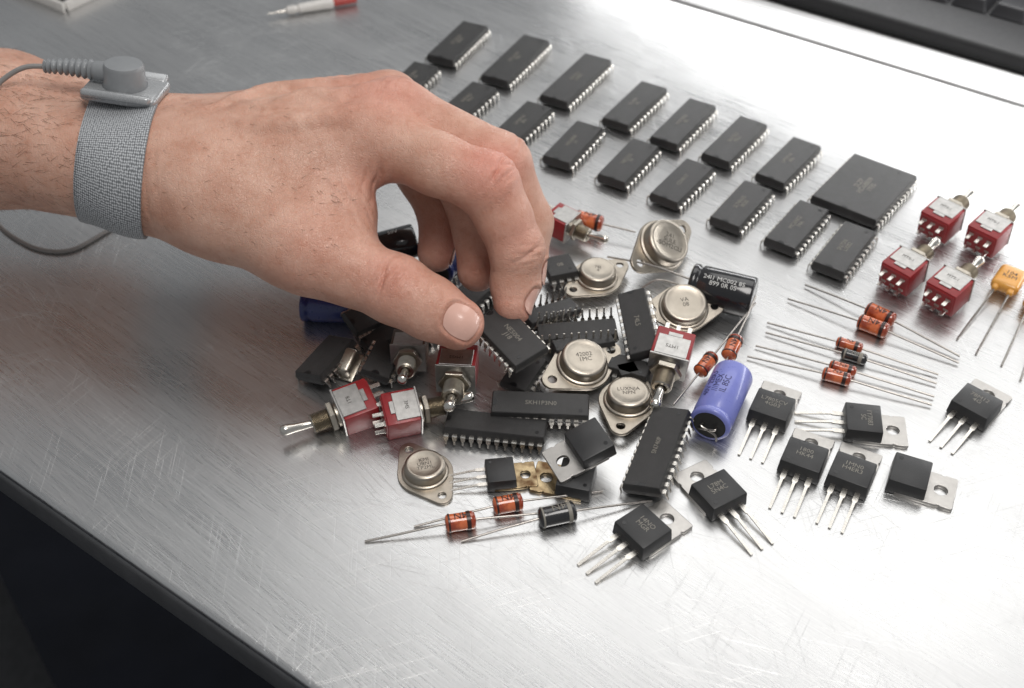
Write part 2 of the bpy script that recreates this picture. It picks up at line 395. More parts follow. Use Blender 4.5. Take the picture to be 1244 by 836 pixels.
# ================= CHIPS in rows
TX=['SL74N35\n8020','MC6N02\n74A','SN75N\nL0082','TL494\n3C','MX7406\n82','SN74LS\n9021','LM3914\n8N','HD6808\n21','NE5532\n74','CD4017']
ordn=['first','second','third','fourth','fifth','sixth','seventh','eighth','ninth']
back=[((534,70),(578,28)),((600,95),(652,45)),((672,120),(727,68)),((747,148),(795,102)),((806,171),(854,123)),((869,192),(916,145)),((935,217),(981,171))]
front=[((486,108),(518,77)),((548,138),(589,102)),((611,168),(656,126)),((675,194),(717,150)),((742,217),(785,172)),((806,241),(851,197)),((880,270),(922,224)),((947,296),(990,248)),((1006,325),(1046,274))]
for i,(a,b) in enumerate(back):
    dip_px(a,b,'black chip, %s from the left in the back row on the steel table'%ordn[i],txt=TX[i],group='black chips lined up in two rows',w=1.55 if i<3 else 1.45)
for i,(a,b) in enumerate(front):
    lab='black chip, %s from the left in the front row on the steel table'%ordn[i]
    if i==8: lab='black chip ending the front row at its right, below the large square chip'
    dip_px(a,b,lab,txt=TX[(i+4)%10],group='black chips lined up in two rows',w=1.42)
p0=W(1024.5,253,.6);p1=W(1076,199,.6); c=(p0+p1)/2;c.z=0
dip(pose(c,p1-p0),(p1-p0).length,(W(984,238,.6)-W(1065,268,.6)).length,'large square black chip at the right end of the back row','SLZP\nHD68B09\n1935',n=13,tsize=.34)
# ================= right side switches
G4='four red toggle switches at the right'
for (b_,tp,l) in [((1143,268),(1177,238),'red toggle switch at upper left of the four on the right'),((1200,285),(1233,254),'red toggle switch at upper right of the four on the right'),((1097,330),(1134,298),'red toggle switch at lower left of the four, beside the last chip'),((1151,354),(1188,320),'red toggle switch nearest the glass diodes, lowest of the four')]:
    tog_px(b_,tp,l,s=1.0,z=.78,zt=1.05,group=G4,tilt=6,bush=BRASS,lv=.7)
def amber(px,py,l0,l1,label):
    p=W(px,py,.45); a=W(*l0,.05).lerp(W(*l1,.05),.5); d=p-a; d.z=0; m=pose(p,d); t=thing('capacitor',label,'capacitor',m,'amber dipped capacitors')
    bm=bmesh.new(); box(bm,(0,0,0),(1.1,1.45,.5),.2,5); box(bm,(-.3,-.68,0),(.26,.5,.26),.1,3); box(bm,(.3,-.68,0),(.26,.5,.26),.1,3); b=part('body',fin(bm,'body',True,60),AMBER,t)
    part('marking',text('104\nK5M',.3),INKD,b,(0,0,.254))
    for x,q in((-.3,l0),(.3,l1)):
        e=m.inverted()@W(*q,.05); bm=bmesh.new(); tube(bm,spl([(x,-.75,0),(x,-1.1,-.05),V((x,-1.1,-.05)).lerp(e,.5),e]),.045); part('lead',fin(bm,'lead'),WIRE,t)
amber(1226,340,(1163,412),(1186,430),'amber dipped capacitor beside the right edge, fully in view')
amber(1264,362,(1217,444),(1240,462),'amber dipped capacitor cut off by the right edge')
for a,b_,c_,l,k in [((978,346),(1166,433),(1072,380),'topmost of the six stacked diodes at the right, large orange body',dict(L=1.2,r=.32)),
  ((957,363),(1165,441),(1059,399),'orange diode second from the top of the six at the right',dict(L=1.2,r=.32)),
  ((932,392),(1140,455),(1032,419),'small orange diode third from the top at the right',dict(L=1.0,r=.22)),
  ((930,404),(1138,466),(1037,435),'black bodied diode among the orange ones at the right',dict(L=.95,r=.22,body=BLACKG)),
  ((918,420),(1135,482),(1024,447),'small orange diode just under the black bodied one',dict(L=1.0,r=.21)),
  ((908,433),(1132,492),(1015,462),'lowest of the six orange diodes at the right',dict(L=1.05,r=.26))]:
    diode_px(a,b_,c_,l,z=k['r']+.01,ze=.12,**k)
diode_px((503,640),(732,597),(615,606),'orange diode lying just below the brassy tabbed transistor',z=.32,L=1.0,r=.31)
diode_px((443,658),(700,619),(560,637),'orange diode at the front left tip of the pile',z=.32,L=1.0,r=.31)
diode_px((560,658),(792,608),(678,628),'large black diode in front of the pile',z=.36,L=1.25,r=.35,body=BLACKG)
diode(W(818,492,.6),W(918,368,1.0),.38,'orange diode leaning beside the red switch and violet capacitor',L=1.05,r=.28)
diode(W(868,470,.9),W(918,360,1.35),.42,'orange diode above the violet capacitor, lead pointing to black capacitor',L=1.05,r=.29)
diode(W(648,252,.7),W(772,282,.5),.55,'orange diode behind the fingertips beside the hand',L=1.25,r=.36)
# ================= tab transistors
GT='black transistors with metal tabs'
tab_px((938,494),(953,466),'black transistor with metal tab, right beside the violet capacitor',group=GT)
tab_px((1049,510),(1087,524),'black transistor pointing its three leads left under the diodes',group=GT,txt='1Y7083\nSC')
tab_px((1186,490),(1212,467),'black transistor at the far right, tab at upper right',group=GT,s=1.02,txt='78M12\n4G')
tab_px((977,555),(991,526),'black transistor with leads down, left of an upright twin',group=GT,txt='1800\nHK44')
tab_px((1035,573),(1048,545),'black transistor with leads down, right of an upright twin',group=GT,txt='1MN0\nH4ER3')
tab_px((1106,575),(1140,596),'black transistor without visible leads, tab at lower right',group=GT,leads=False,txt='')
tab_px((873,597),(842,575),'black transistor with tab at upper left and leads to lower right',group=GT,txt='L78M\n5N4C',s=1.02)
tab_px((781,642),(820,625),'nearest black transistor, leads spread to the lower left',group=GT,txt='14NO\nMGR',s=1.02)
tab_px((608,570),(655,575),'small black transistor with a stained brassy tab and leads left',gold=True,z=.05,s=.78,txt='',leads=True)
tab_px((700,578),(648,578),'black transistor lying under the tilted one, stained brassy tab left',gold=True,s=.94,leads=False,txt='')
p=W(718,545,.95); q=W(686,562,.72); tab_tr(pose(p,q-p,(-.1,-.15,1)),'tilted black transistor on top of the two with brassy tabs',s=.98,leads=False,txt='')
# ================= metal cans
def can_px(h0,h1,label,z=0,up=None,s=None,**k):
    a=W(*h0,z+.1);b=W(*h1,z+.1); c=(a+b)/2; c.z=z
    d=(b-a).length
    return can_tr(pose(c,b-a,up or (0,0,1)),label,s=s or d/2.54,**k)
can_px((497,547),(537,602),'round metal can transistor lying alone in front of the switches',txt='KMI\nUBN1\nTP2ML')
can_px((771,457),(754,518),'metal can transistor with nameplate print beside the upright chip',z=.35,txt='LUXNJA\nNPN')
can_px((668,462),(744,424),'metal can transistor in the middle of the pile',z=.65,txt='42002\n1MC',rc=1.06,fw=1.0,up=(.0,-.3,1),s=1.06)
can_px((798,375),(862,372),'metal can transistor in front of the black capacitor',z=.7,txt='VA\n08',rc=1.2,fw=1.08,up=(-.05,-.35,1),s=.95)
can_px((696,352),(753,322),'metal can transistor nearest the fingertips',z=.4,txt='78J\n4',up=(0,-.1,1),s=.98)
m=pose(W(802,300,.9),W(834,272,1.0)-W(768,324,1.0),(-.15,-.95,.65)); can_tr(m,'metal can transistor standing tilted at the back of the pile',s=1.16,txt='241\nSULE\n-SOM2CLI',rc=1.1,pins=True,fw=.94)
# ================= capacitors
a=W(863,514,.73);b=W(890,458,.73); ecap(pose((a+b)/2,b-a),2.8,.73,'violet electrolytic capacitor lying beside the upright chip',BLUE,INKN,'40V 220U\n///MEX\nIL 85C',roll=-.35,leads=[[W(868,528,.5),W(870,536,.2)],[W(850,520,.5),W(848,516,.2)]],tsize=.33)
a=W(842,345,.95);b=W(912,362,.95); ecap(pose((a+b)/2,b-a),2.5,.82,'black electrolytic capacitor lying at the back right of the pile',BSLV,INKW,'24I1 MC002 8S\n899 0R 0S',roll=.5,leads=[[W(790,322,1.1),W(738,312,.9)],[W(800,340,1.2),W(780,350,.9)]],tsize=.26)
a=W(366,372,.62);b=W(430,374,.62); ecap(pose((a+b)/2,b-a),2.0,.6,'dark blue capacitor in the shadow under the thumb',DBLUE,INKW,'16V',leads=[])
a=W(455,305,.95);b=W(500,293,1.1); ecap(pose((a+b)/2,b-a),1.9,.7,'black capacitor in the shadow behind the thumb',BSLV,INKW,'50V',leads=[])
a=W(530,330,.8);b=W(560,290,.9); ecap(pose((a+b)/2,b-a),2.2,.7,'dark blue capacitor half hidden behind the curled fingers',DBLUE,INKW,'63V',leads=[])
# ================= pile switches
tog_px((433,495),(338,531),'red toggle switch at the left tip of the pile, lever left',z=.62,zt=.35,s=1.03,txt='1T8',up=(.25,-.1,1))
tog_px((487,503),(552,490),'red toggle switch standing between two others, lever right',z=.7,zt=.7,s=.98,txt='3MS',up=(.15,-.25,1))
tog_px((556,446),(545,505),'red toggle switch directly below the thumb tip, lever towards viewer',z=1.0,zt=1.2,s=1.05,txt='1MG2',up=(0,.1,1),lv=.8)
tog_px((498,424),(488,474),'dark toggle switch under the thumb beside the red one',z=.9,zt=1.4,s=.95,txt='',shell=mat('brown_plastic',(.10,.06,.04),.4),up=(0,.3,1))
tog_px((816,428),(797,490),'red toggle switch between metal can and violet capacitor, lever downwards',z=1.0,zt=.6,s=1.05,txt='1MTS',up=(0,-.2,1))
tog_px((682,270),(742,300),'red toggle switch behind the index fingertip, lever right',z=.8,zt=.6,s=.85,txt='')
# ================= pile chips
def dip3(a,b,za,zb,label,w=1.3,txt='',up=(0,0,1),flip=False,**k):
    A=W(*a,za);B=W(*b,zb);d=B-A; mt=pose((A+B)/2,d,up)@M.Translation((0,0,-.6))
    if flip: mt=mt@M.Translation((0,0,.6))@M.Rotation(math.pi,4,'Y'); k['so']=.40
    return dip(mt,d.length,w,label,txt,**k)
dip3((593,378),(647,434),2.75,2.4,'black chip pinched between thumb and index finger',w=1.5,txt='NE5004\nJ18',up=(-.08,-.05,1),n=9)
dip3((597,487),(716,492),.9,.9,'long black chip lying behind another in front of the pile',w=1.0,txt='SKH1P3N0',up=(0,-.2,1),n=12,tsize=.24)
dip3((541,507),(664,520),.62,.62,'long black chip in front of the pile, pins facing the viewer',w=1.15,txt='',up=(0,.12,1),n=12)
dip3((778,592),(816,494),.75,.9,'long black chip standing apart at the right of the brassy tabs',w=1.35,txt='SN740P',up=(-.25,0,1),n=12,tsize=.24)
dip3((766,352),(782,428),1.5,1.2,'black chip leaning between two metal cans',w=1.1,txt='74L5',up=(-.3,-.1,1),n=9)
dip3((652,394),(750,386),1.25,1.4,'upturned black chip with its pins pointing up',w=1.0,txt='',flip=True,n=11)
dip3((640,376),(702,358),1.35,1.1,'smaller upturned black chip behind the longer upturned one',w=.9,txt='',flip=True,n=8)
dip3((662,325),(698,318),.9,.9,'small black chip behind the index fingertip',w=1.3,txt='08',n=4)
dip3((372,455),(415,408),.8,.95,'black chip in shadow at the left end of the pile',w=1.3,up=(-.5,-.3,1),n=8)
dip3((440,415),(500,385),.62,.7,'black chip hidden in shadow below the thumb',w=1.2,n=9)
dip3((425,392),(470,372),1.1,1.0,'black chip lying across others beside the dark blue capacitor',w=1.1,up=(.2,-.3,1),n=8)
dip3((455,455),(475,415),.8,1.0,'black chip behind the leftmost red switch, in shadow',w=1.1,up=(.2,-.2,1),n=6)
dip3((560,365),(600,330),.8,.8,'black chip in shadow under the curled fingers',w=1.2,n=7)
dip3((500,350),(540,320),.62,.62,'black chip under the palm beside the dark blue capacitor',w=1.2,n=7)
dip3((600,300),(630,350),.62,.62,'black chip lying below the index finger',w=1.2,n=8)
dip3((672,420),(745,408),1.1,1.0,'purplish black chip under the upturned one',w=.7,n=10)
dip3((622,470),(650,430),.7,1.0,'black chip beneath the pinched chip, nearly covered',w=1.1,n=6)
dip3((500,398),(560,372),.62,.7,'black chip buried under the thumb tip',w=1.2,n=8)
dip3((740,436),(790,450),.7,.7,'black chip wedged between nameplate can and red switch',w=.9,n=6)
bm=bmesh.new(); box(bm,(0,0,0),(.75,.6,.7),.05,2); o=setobj('relay_block',fin(bm,'b'),EPOXY2,M.Translation(W(762,455,.35))@M.Rotation(.3,4,'Z'),None); o['label']='small plain black block behind the nameplate metal can'; o['category']='component'
t=thing('crystal','small metal cased crystal in shadow beside the leftmost switch','crystal',pose(W(420,440,.6),(1,-.4,0),(0,-.4,1)))
bm=bmesh.new(); box(bm,(0,0,0),(1.0,.7,.6),.12,3); part('case',fin(bm,'case'),BRASS,t); bm=bmesh.new(); box(bm,(0,0,-.32),(1.15,.85,.08),.03,2); part('base',fin(bm,'base'),BRASS,t)
# ================= probe and box upper left
p=W(325,17,.3);q=W(412,2,.3); t=thing('test_probe','white and red test probe at the upper edge of the table','probe',pose(p,q-p))
bm=bmesh.new(); lathe(bm,[(0,0),(.03,.02),(.05,.5),(.09,.7),(.09,1.0)],16); part('tip',fin(bm,'tip'),TIN,t)
bm=bmesh.new(); lathe(bm,[(.1,1.0),(.22,1.1),(.26,1.5),(.2,1.55),(.2,1.7),(.26,1.75),(.32,3.6),(.2,3.7),(0,3.7)],20); part('handle',fin(bm,'handle'),WHITEP,t)
bm=bmesh.new(); lathe(bm,[(.2,3.7),(.24,3.8),(.22,5.0),(0,5.0)],20); part('grip',fin(bm,'grip'),mat('probe_red',(.40,.06,.05),.4),t)
t=thing('tray','pale plastic tray with dark interior at upper left corner','tray',RZ@M.Translation((W(30,18).dot(U)-3.8,W(30,0).dot(VV)+4.2,0)))
bm=bmesh.new(); box(bm,(0,0,.15),(11,8,.3),.1,2); part('base',fin(bm,'base'),KEYB,t)
bm=bmesh.new()
for c_,s_ in(((0,-3.9,.3),(11,.22,.6)),((0,3.9,.3),(11,.22,.6)),((5.4,0,.3),(.22,7.5,.6)),((-5.4,0,.3),(.22,7.5,.6))): box(bm,c_,s_,.06,2)
part('rim',fin(bm,'rim'),WHITEP,t)
# ================= HAND (signed distance field -> surface nets)
h=.054
def P(px,py,z): return np.array(W(px,py,z))
palm=[ # a,b,ra,rb,k
 (P(-330,146,5.6)+[0,-.9,0],P(0,156,5.6)+[0,-.9,0],2.6,2.35,.1),
 (P(-330,146,5.6)+[0,.9,0],P(0,156,5.6)+[0,.9,0],2.6,2.35,1.5),
 (P(0,156,5.6)+[0,-.9,0],P(180,199,5.7)+[0,-1.0,0],2.35,1.78,1.0),
 (P(0,156,5.6)+[0,.9,0],P(180,199,5.7)+[0,1.0,0],2.35,1.78,1.0),
 (P(180,205,5.7)+[0,-.7,0],P(240,222,5.8),1.8,1.65,1.0),
 (P(235,220,6.0),P(455,172,7.0),1.58,1.28,1.4),
 (P(225,190,6.2),P(478,140,7.3),1.5,1.20,1.3),
 (P(215,172,5.8),P(472,126,6.6),1.5,1.16,1.3),
 (P(205,170,5.0),P(440,126,5.6),1.5,1.1,1.2),
 (P(260,245,5.4),P(372,306,4.7),1.68,1.36,1.6),
 (P(280,255,5.2),P(412,242,5.7),1.3,.95,1.6),
 (P(330,270,5.0),P(425,270,5.2),1.05,.80,1.2),
]
fingers={
 'index':[(P(455,168,7.15),P(530,199,7.0),1.22,1.06,.5),(P(530,199,7.0),P(592,224,6.5),1.06,1.12,.4),(P(592,224,6.5),P(612,264,5.45),1.12,.97,.35),(P(612,264,5.45),P(628,303,4.4),.97,.97,.35),(P(628,303,4.4),P(626,345,3.2),.95,.87,.3),(P(626,345,3.2),P(624,370,2.75),.87,.73,.3)],
 'middle':[(P(482,138,7.3),P(608,198,6.2),1.2,1.08,.5),(P(608,198,6.2),P(640,270,4.0),1.08,.94,.35),(P(640,270,4.0),P(640,335,2.4),.94,.74,.35)],
 'ring':[(P(472,128,6.5),P(560,215,5.4),1.1,1.0,.5),(P(560,215,5.4),P(582,280,3.6),1.0,.94,.35),(P(582,280,3.6),P(580,330,2.4),.94,.76,.35)],
 'little':[(P(440,130,5.5),P(515,215,4.6),1.0,.95,.5),(P(515,215,4.6),P(537,262,3.3),.95,.88,.3),(P(537,262,3.3),P(530,308,2.3),.88,.72,.3)],
 'thumb':[(P(360,298,4.75),P(425,328,4.35),1.35,1.20,.6),(P(425,328,4.35),P(482,352,4.0),1.20,1.20,.4),(P(482,352,4.0),P(522,374,3.6),1.18,1.08,.35),(P(522,374,3.6),P(556,393,3.2),1.08,.93,.35)],
}
allp=[q for q in palm]+[q for f in fingers.values() for q in f]
lo=np.min([np.minimum(q[0],q[1])-max(q[2],q[3])-.5 for q in allp],axis=0); hi=np.max([np.maximum(q[0],q[1])+max(q[2],q[3])+.5 for q in allp],axis=0)
lo[0]=max(lo[0],-27.5)
N=np.ceil((hi-lo)/h).astype(int)+1
ax=[(lo[i]+np.arange(N[i])*h).astype(np.float32) for i in range(3)]
def region(a,b,r):
    mn=np.floor((np.minimum(a,b)-r-lo)/h).astype(int); mx=np.ceil((np.maximum(a,b)+r-lo)/h).astype(int)+1
    return tuple(slice(max(0,int(mn[i])),min(int(N[i]),int(mx[i]))) for i in range(3))
def cone(a,b,ra,rb,sl):
    X=ax[0][sl[0]][:,None,None];Y=ax[1][sl[1]][None,:,None];Z=ax[2][sl[2]][None,None,:]
    d=(b-a).astype(np.float32); L2=float(d@d)+1e-9
    px_=X-np.float32(a[0]);py_=Y-np.float32(a[1]);pz_=Z-np.float32(a[2])
    t=np.clip((px_*d[0]+py_*d[1]+pz_*d[2])/L2,0,1)
    return np.sqrt((px_-t*d[0])**2+(py_-t*d[1])**2+(pz_-t*d[2])**2)-(ra+t*(rb-ra))
def smin(a,b,k):
    q=np.maximum(k-np.abs(a-b),0)/k
    return np.minimum(a,b)-q*q*k*.25
BIG=np.float32(6)
Fb=np.full(tuple(N),BIG,np.float32)
for a,b,ra,rb,k in palm:
    sl=region(a,b,max(ra,rb)+k+.4); Fb[sl]=smin(Fb[sl],cone(a,b,ra,rb,sl),k)
UPN=np.array([0,-.25,.97])
def ridge(F,pts,r,k):
    for a,b in zip(pts,pts[1:]):
        sl=region(a,b,r+k+.25); F[sl]=smin(F[sl],cone(a,b,r,r,sl),k)
def dorsal(F,p,d=UPN):
    p=np.array(p,float)
    for s_ in np.arange(4.5,-1,-.05):
        q=p+d*s_; i=np.round((q-lo)/h).astype(int)
        if (i<0).any() or (i>=N).any(): continue
        if F[tuple(i)]<0: return q
    return p
for (A_,B_,hh) in [(P(290,202,6.0),P(455,170,7.0),.06),(P(280,178,6.2),P(478,138,7.3),.07),(P(280,160,5.9),P(472,124,6.6),.05)]:
    pts=[dorsal(Fb,A_+(B_-A_)*t)-UPN*(.30-hh) for t in np.linspace(.12,.97,8)]; ridge(Fb,pts,.30,.35)
for vp in ([(230,160),(265,165),(300,150),(345,165),(390,150),(425,158)],[(300,150),(340,130),(385,128),(430,112)]):
    pts=[dorsal(Fb,P(x_,y_+18,5.6),np.array([0,-.45,.9]))-np.array([0,-.45,.9])*.13 for x_,y_ in vp]; ridge(Fb,[np.array(q_) for q_ in spl([V(q_) for q_ in pts],4)],.15,.30)
Fo=Fb.copy()
for nm,ch in fingers.items():
    allq=[c for q in ch for c in (q[0],q[1])]; R=max(max(q[2],q[3]) for q in ch)+1.5
    sl=region(np.min(allq,axis=0),np.max(allq,axis=0),R)
    Fi=np.full(tuple(s_.stop-s_.start for s_ in sl),BIG,np.float32)
    for a,b,ra,rb,k in ch: Fi=smin(Fi,cone(a,b,ra,rb,sl),k)
    Fo[sl]=np.minimum(Fo[sl],smin(Fb[sl],Fi,.75 if nm!='thumb' else 1.0))
F=Fo
def crease(c,axis,n,sp,A,sg,R):
    axis=axis/np.linalg.norm(axis); sl=region(c,c,R*1.8)
    X=ax[0][sl[0]][:,None,None]-c[0];Y=ax[1][sl[1]][None,:,None]-c[1];Z=ax[2][sl[2]][None,None,:]-c[2]
    s=X*axis[0]+Y*axis[1]+Z*axis[2]; r2=X*X+Y*Y+Z*Z; w_=np.zeros_like(s)
    for i in range(n):
        cur=s-(i-(n-1)/2)*sp-.06*np.sin(X*5+i*2.)-.05*np.sin(Y*4+i*1.7)-.04*np.sin(Z*6+i)
        w_+=A*(1-.5*abs(i-(n-1)/2)/((n-1)/2+.01))*np.exp(-(cur/sg)**2)
    F[sl]+=(w_*np.exp(-r2/(R*R))).astype(np.float32)
def surf(c,r,up=np.array([0,-.45,.9])): up=up/np.linalg.norm(up); return c+up*r
ti=P(480,351,4.0); tt=P(556,393,3.2); tax=(tt-ti)/np.linalg.norm(tt-ti)
crease(surf(ti,1.05,np.array([-.1,-.5,.85])),tax,7,.19,.10,.055,.85)
i1=P(592,224,6.5); crease(surf(i1,1.0,np.array([.6,-.3,.8])),P(628,303,4.4)-P(455,168,7.15),7,.20,.10,.06,.85)
i2=P(628,303,4.4); crease(surf(i2,.85,np.array([.5,-.7,.4])),P(628,366,2.55)-i1,5,.16,.07,.05,.65)
crease(P(462,205,6.6)+np.array([0,-.7,0]),np.array([1,.1,-.3]),4,.3,.085,.08,.9)
crease(P(470,128,8.0),np.array([1,-.2,.1]),7,.26,.04,.08,1.3)
m1=P(608,198,6.2); crease(surf(m1,1.0,np.array([.6,0,.8])),np.array([.6,-.2,-.7]),5,.2,.07,.06,.8)
crease(P(200,225,5.6)+np.array([0,-1.2,1.0]),np.array([1,0,.1]),5,.38,.03,.08,1.6)
crease(P(430,250,5.8)+np.array([0,-.4,.4]),np.array([.7,.7,0]),5,.3,.055,.08,1.0)
NAILS=[]
def nailbed(c,axis,nrm,L,Wd,dep=.075,r_=1.2):
    axis=np.array(axis,float);axis/=np.linalg.norm(axis);n=np.array(nrm,float);n-=axis*(n@axis);n/=np.linalg.norm(n);s=np.cross(axis,n)
    sl=region(c,c,max(L,r_)+.4)
    X=ax[0][sl[0]][:,None,None]-c[0];Y=ax[1][sl[1]][None,:,None]-c[1];Z=ax[2][sl[2]][None,None,:]-c[2]
    a=(X*axis[0]+Y*axis[1]+Z*axis[2])/(L/2+.05); b=(X*s[0]+Y*s[1]+Z*s[2])/(Wd/2+.05); t=X*n[0]+Y*n[1]+Z*n[2]
    q=(np.abs(a)**3.2+np.abs(b)**3.2)
    mk=np.clip((1.15-q)/.35,0,1)*(t>0)
    fd=np.exp(-((q-1.55)/.5)**2)*(t>0)*np.clip((.9-a)/.6,0,1)
    F[sl]+=(dep*mk-.035*fd).astype(np.float32); NAILS.append((c,axis,n,L,Wd))
nailbed(tt+tax*.16,tax,(.05,-.62,.80),1.18,1.14,.06)
for jt,tp_,nn_,w_ in [(P(626,345,3.2),P(624,370,2.75),(1,-.1,.25),.95),(P(640,270,4.0),P(640,335,2.4),(1,.1,.2),.9),(P(582,280,3.6),P(580,330,2.4),(.8,.5,.3),.85),(P(537,262,3.3),P(530,308,2.3),(.8,.5,.3),.75)]:
    d_=(tp_-jt)/np.linalg.norm(tp_-jt); nailbed(tp_-d_*.1,d_,nn_,.95,w_,.05,.9)
F[0]=.5
def nets(F):
    ins=F<0
    tot=np.zeros(tuple(s-1 for s in F.shape),np.int8); offs=[(i,j,k) for i in(0,1) for j in(0,1) for k in(0,1)]
    for i,j,k in offs: tot+=ins[i:F.shape[0]-1+i,j:F.shape[1]-1+j,k:F.shape[2]-1+k]
    act=(tot>0)&(tot<8); idx=np.argwhere(act); n=len(idx)
    cv={o:F[idx[:,0]+o[0],idx[:,1]+o[1],idx[:,2]+o[2]] for o in offs}
    acc=np.zeros((n,3)); cnt=np.zeros(n)
    for o in offs:
        for d in range(3):
            if o[d]==0:
                o2=list(o);o2[d]=1;o2=tuple(o2); A=cv[o];B=cv[o2]; m_=(A<0)!=(B<0)
                t=np.where(m_,A/np.where(m_,A-B,1),0); p=np.array(o,float)[None,:].repeat(n,0); p[:,d]+=t
                acc+=p*m_[:,None]; cnt+=m_
    vs=lo+(idx+acc/cnt[:,None])*h
    im=np.full(act.shape,-1,np.int32); im[act]=np.arange(n)
    fs=[]
    for d in range(3):
        e=(d+1)%3; f=(d+2)%3
        sa=[slice(None)]*3; sb=[slice(None)]*3; sa[d]=slice(0,-1); sb[d]=slice(1,None)
        A=ins[tuple(sa)];B=ins[tuple(sb)]; ed=np.argwhere(A!=B)
        ed=ed[(ed[:,e]>0)&(ed[:,f]>0)&(ed[:,e]<im.shape[e])&(ed[:,f]<im.shape[f])]
        def g(de,df):
            q=ed.copy(); q[:,e]+=de; q[:,f]+=df; return im[q[:,0],q[:,1],q[:,2]]
        quad=np.stack([g(-1,-1),g(0,-1),g(0,0),g(-1,0)],1)
        fl=A[ed[:,0],ed[:,1],ed[:,2]]; quad[~fl]=quad[~fl][:,::-1]; fs.append(quad)
    fs=np.concatenate(fs); fs=fs[(fs>=0).all(1)]
    return vs,fs
vs,fs=nets(F)
for it in range(2):
    s_=np.zeros_like(vs); c_=np.zeros(len(vs))
    for j in range(4):
        a=fs[:,j];b=fs[:,(j+1)%4]
        for k3 in range(3):
            s_[:,k3]+=np.bincount(a,vs[b,k3],len(vs))+np.bincount(b,vs[a,k3],len(vs))
        c_+=np.bincount(a,minlength=len(vs))+np.bincount(b,minlength=len(vs))
    vs=vs*.5+.5*s_/np.maximum(c_,1)[:,None]
vol=np.einsum('ij,ij->i',vs[fs[:,0]]-vs.mean(0),np.cross(vs[fs[:,1]]-vs.mean(0),vs[fs[:,2]]-vs.mean(0))).sum()
if vol<0: fs=fs[:,::-1].copy()
me=bpy.data.meshes.new('hand'); me.vertices.add(len(vs)); me.vertices.foreach_set('co',vs.astype(np.float32).ravel())
me.loops.add(len(fs)*4); me.loops.foreach_set('vertex_index',fs.astype(np.int32).ravel())
me.polygons.add(len(fs)); me.polygons.foreach_set('loop_start',np.arange(len(fs),dtype=np.int32)*4); me.polygons.foreach_set('loop_total',np.full(len(fs),4,np.int32))
me.update(); me.validate(); me.polygons.foreach_set('use_smooth',np.ones(len(me.polygons),bool))
fl=np.zeros(len(vs))
def blob(c,r,a): 
    global fl
    fl+=a*np.exp(-((vs-c)**2).sum(1)/(r*r))
blob(P(470,120,8.2),1.7,.75); blob(surf(i1,1.1),1.3,.85); blob(surf(i2,.9),1.0,.6); blob(P(628,380,2.4),1.1,.9); blob(tt,1.2,.85); blob(surf(ti,1.),1.3,.65)
blob(P(640,335,2.3),1.1,.6); blob(P(577,330,2.4),1.2,.7); blob(P(528,305,2.3),1.2,.8); blob(P(608,200,6.8),1.3,.7); blob(P(440,240,5.5),1.5,.7); blob(P(380,310,5),1.6,.35); blob(P(430,120,7),1.3,.5)
at=me.attributes.new('flush','FLOAT','POINT'); at.data.foreach_set('value',np.clip(fl,0,1).astype(np.float32))
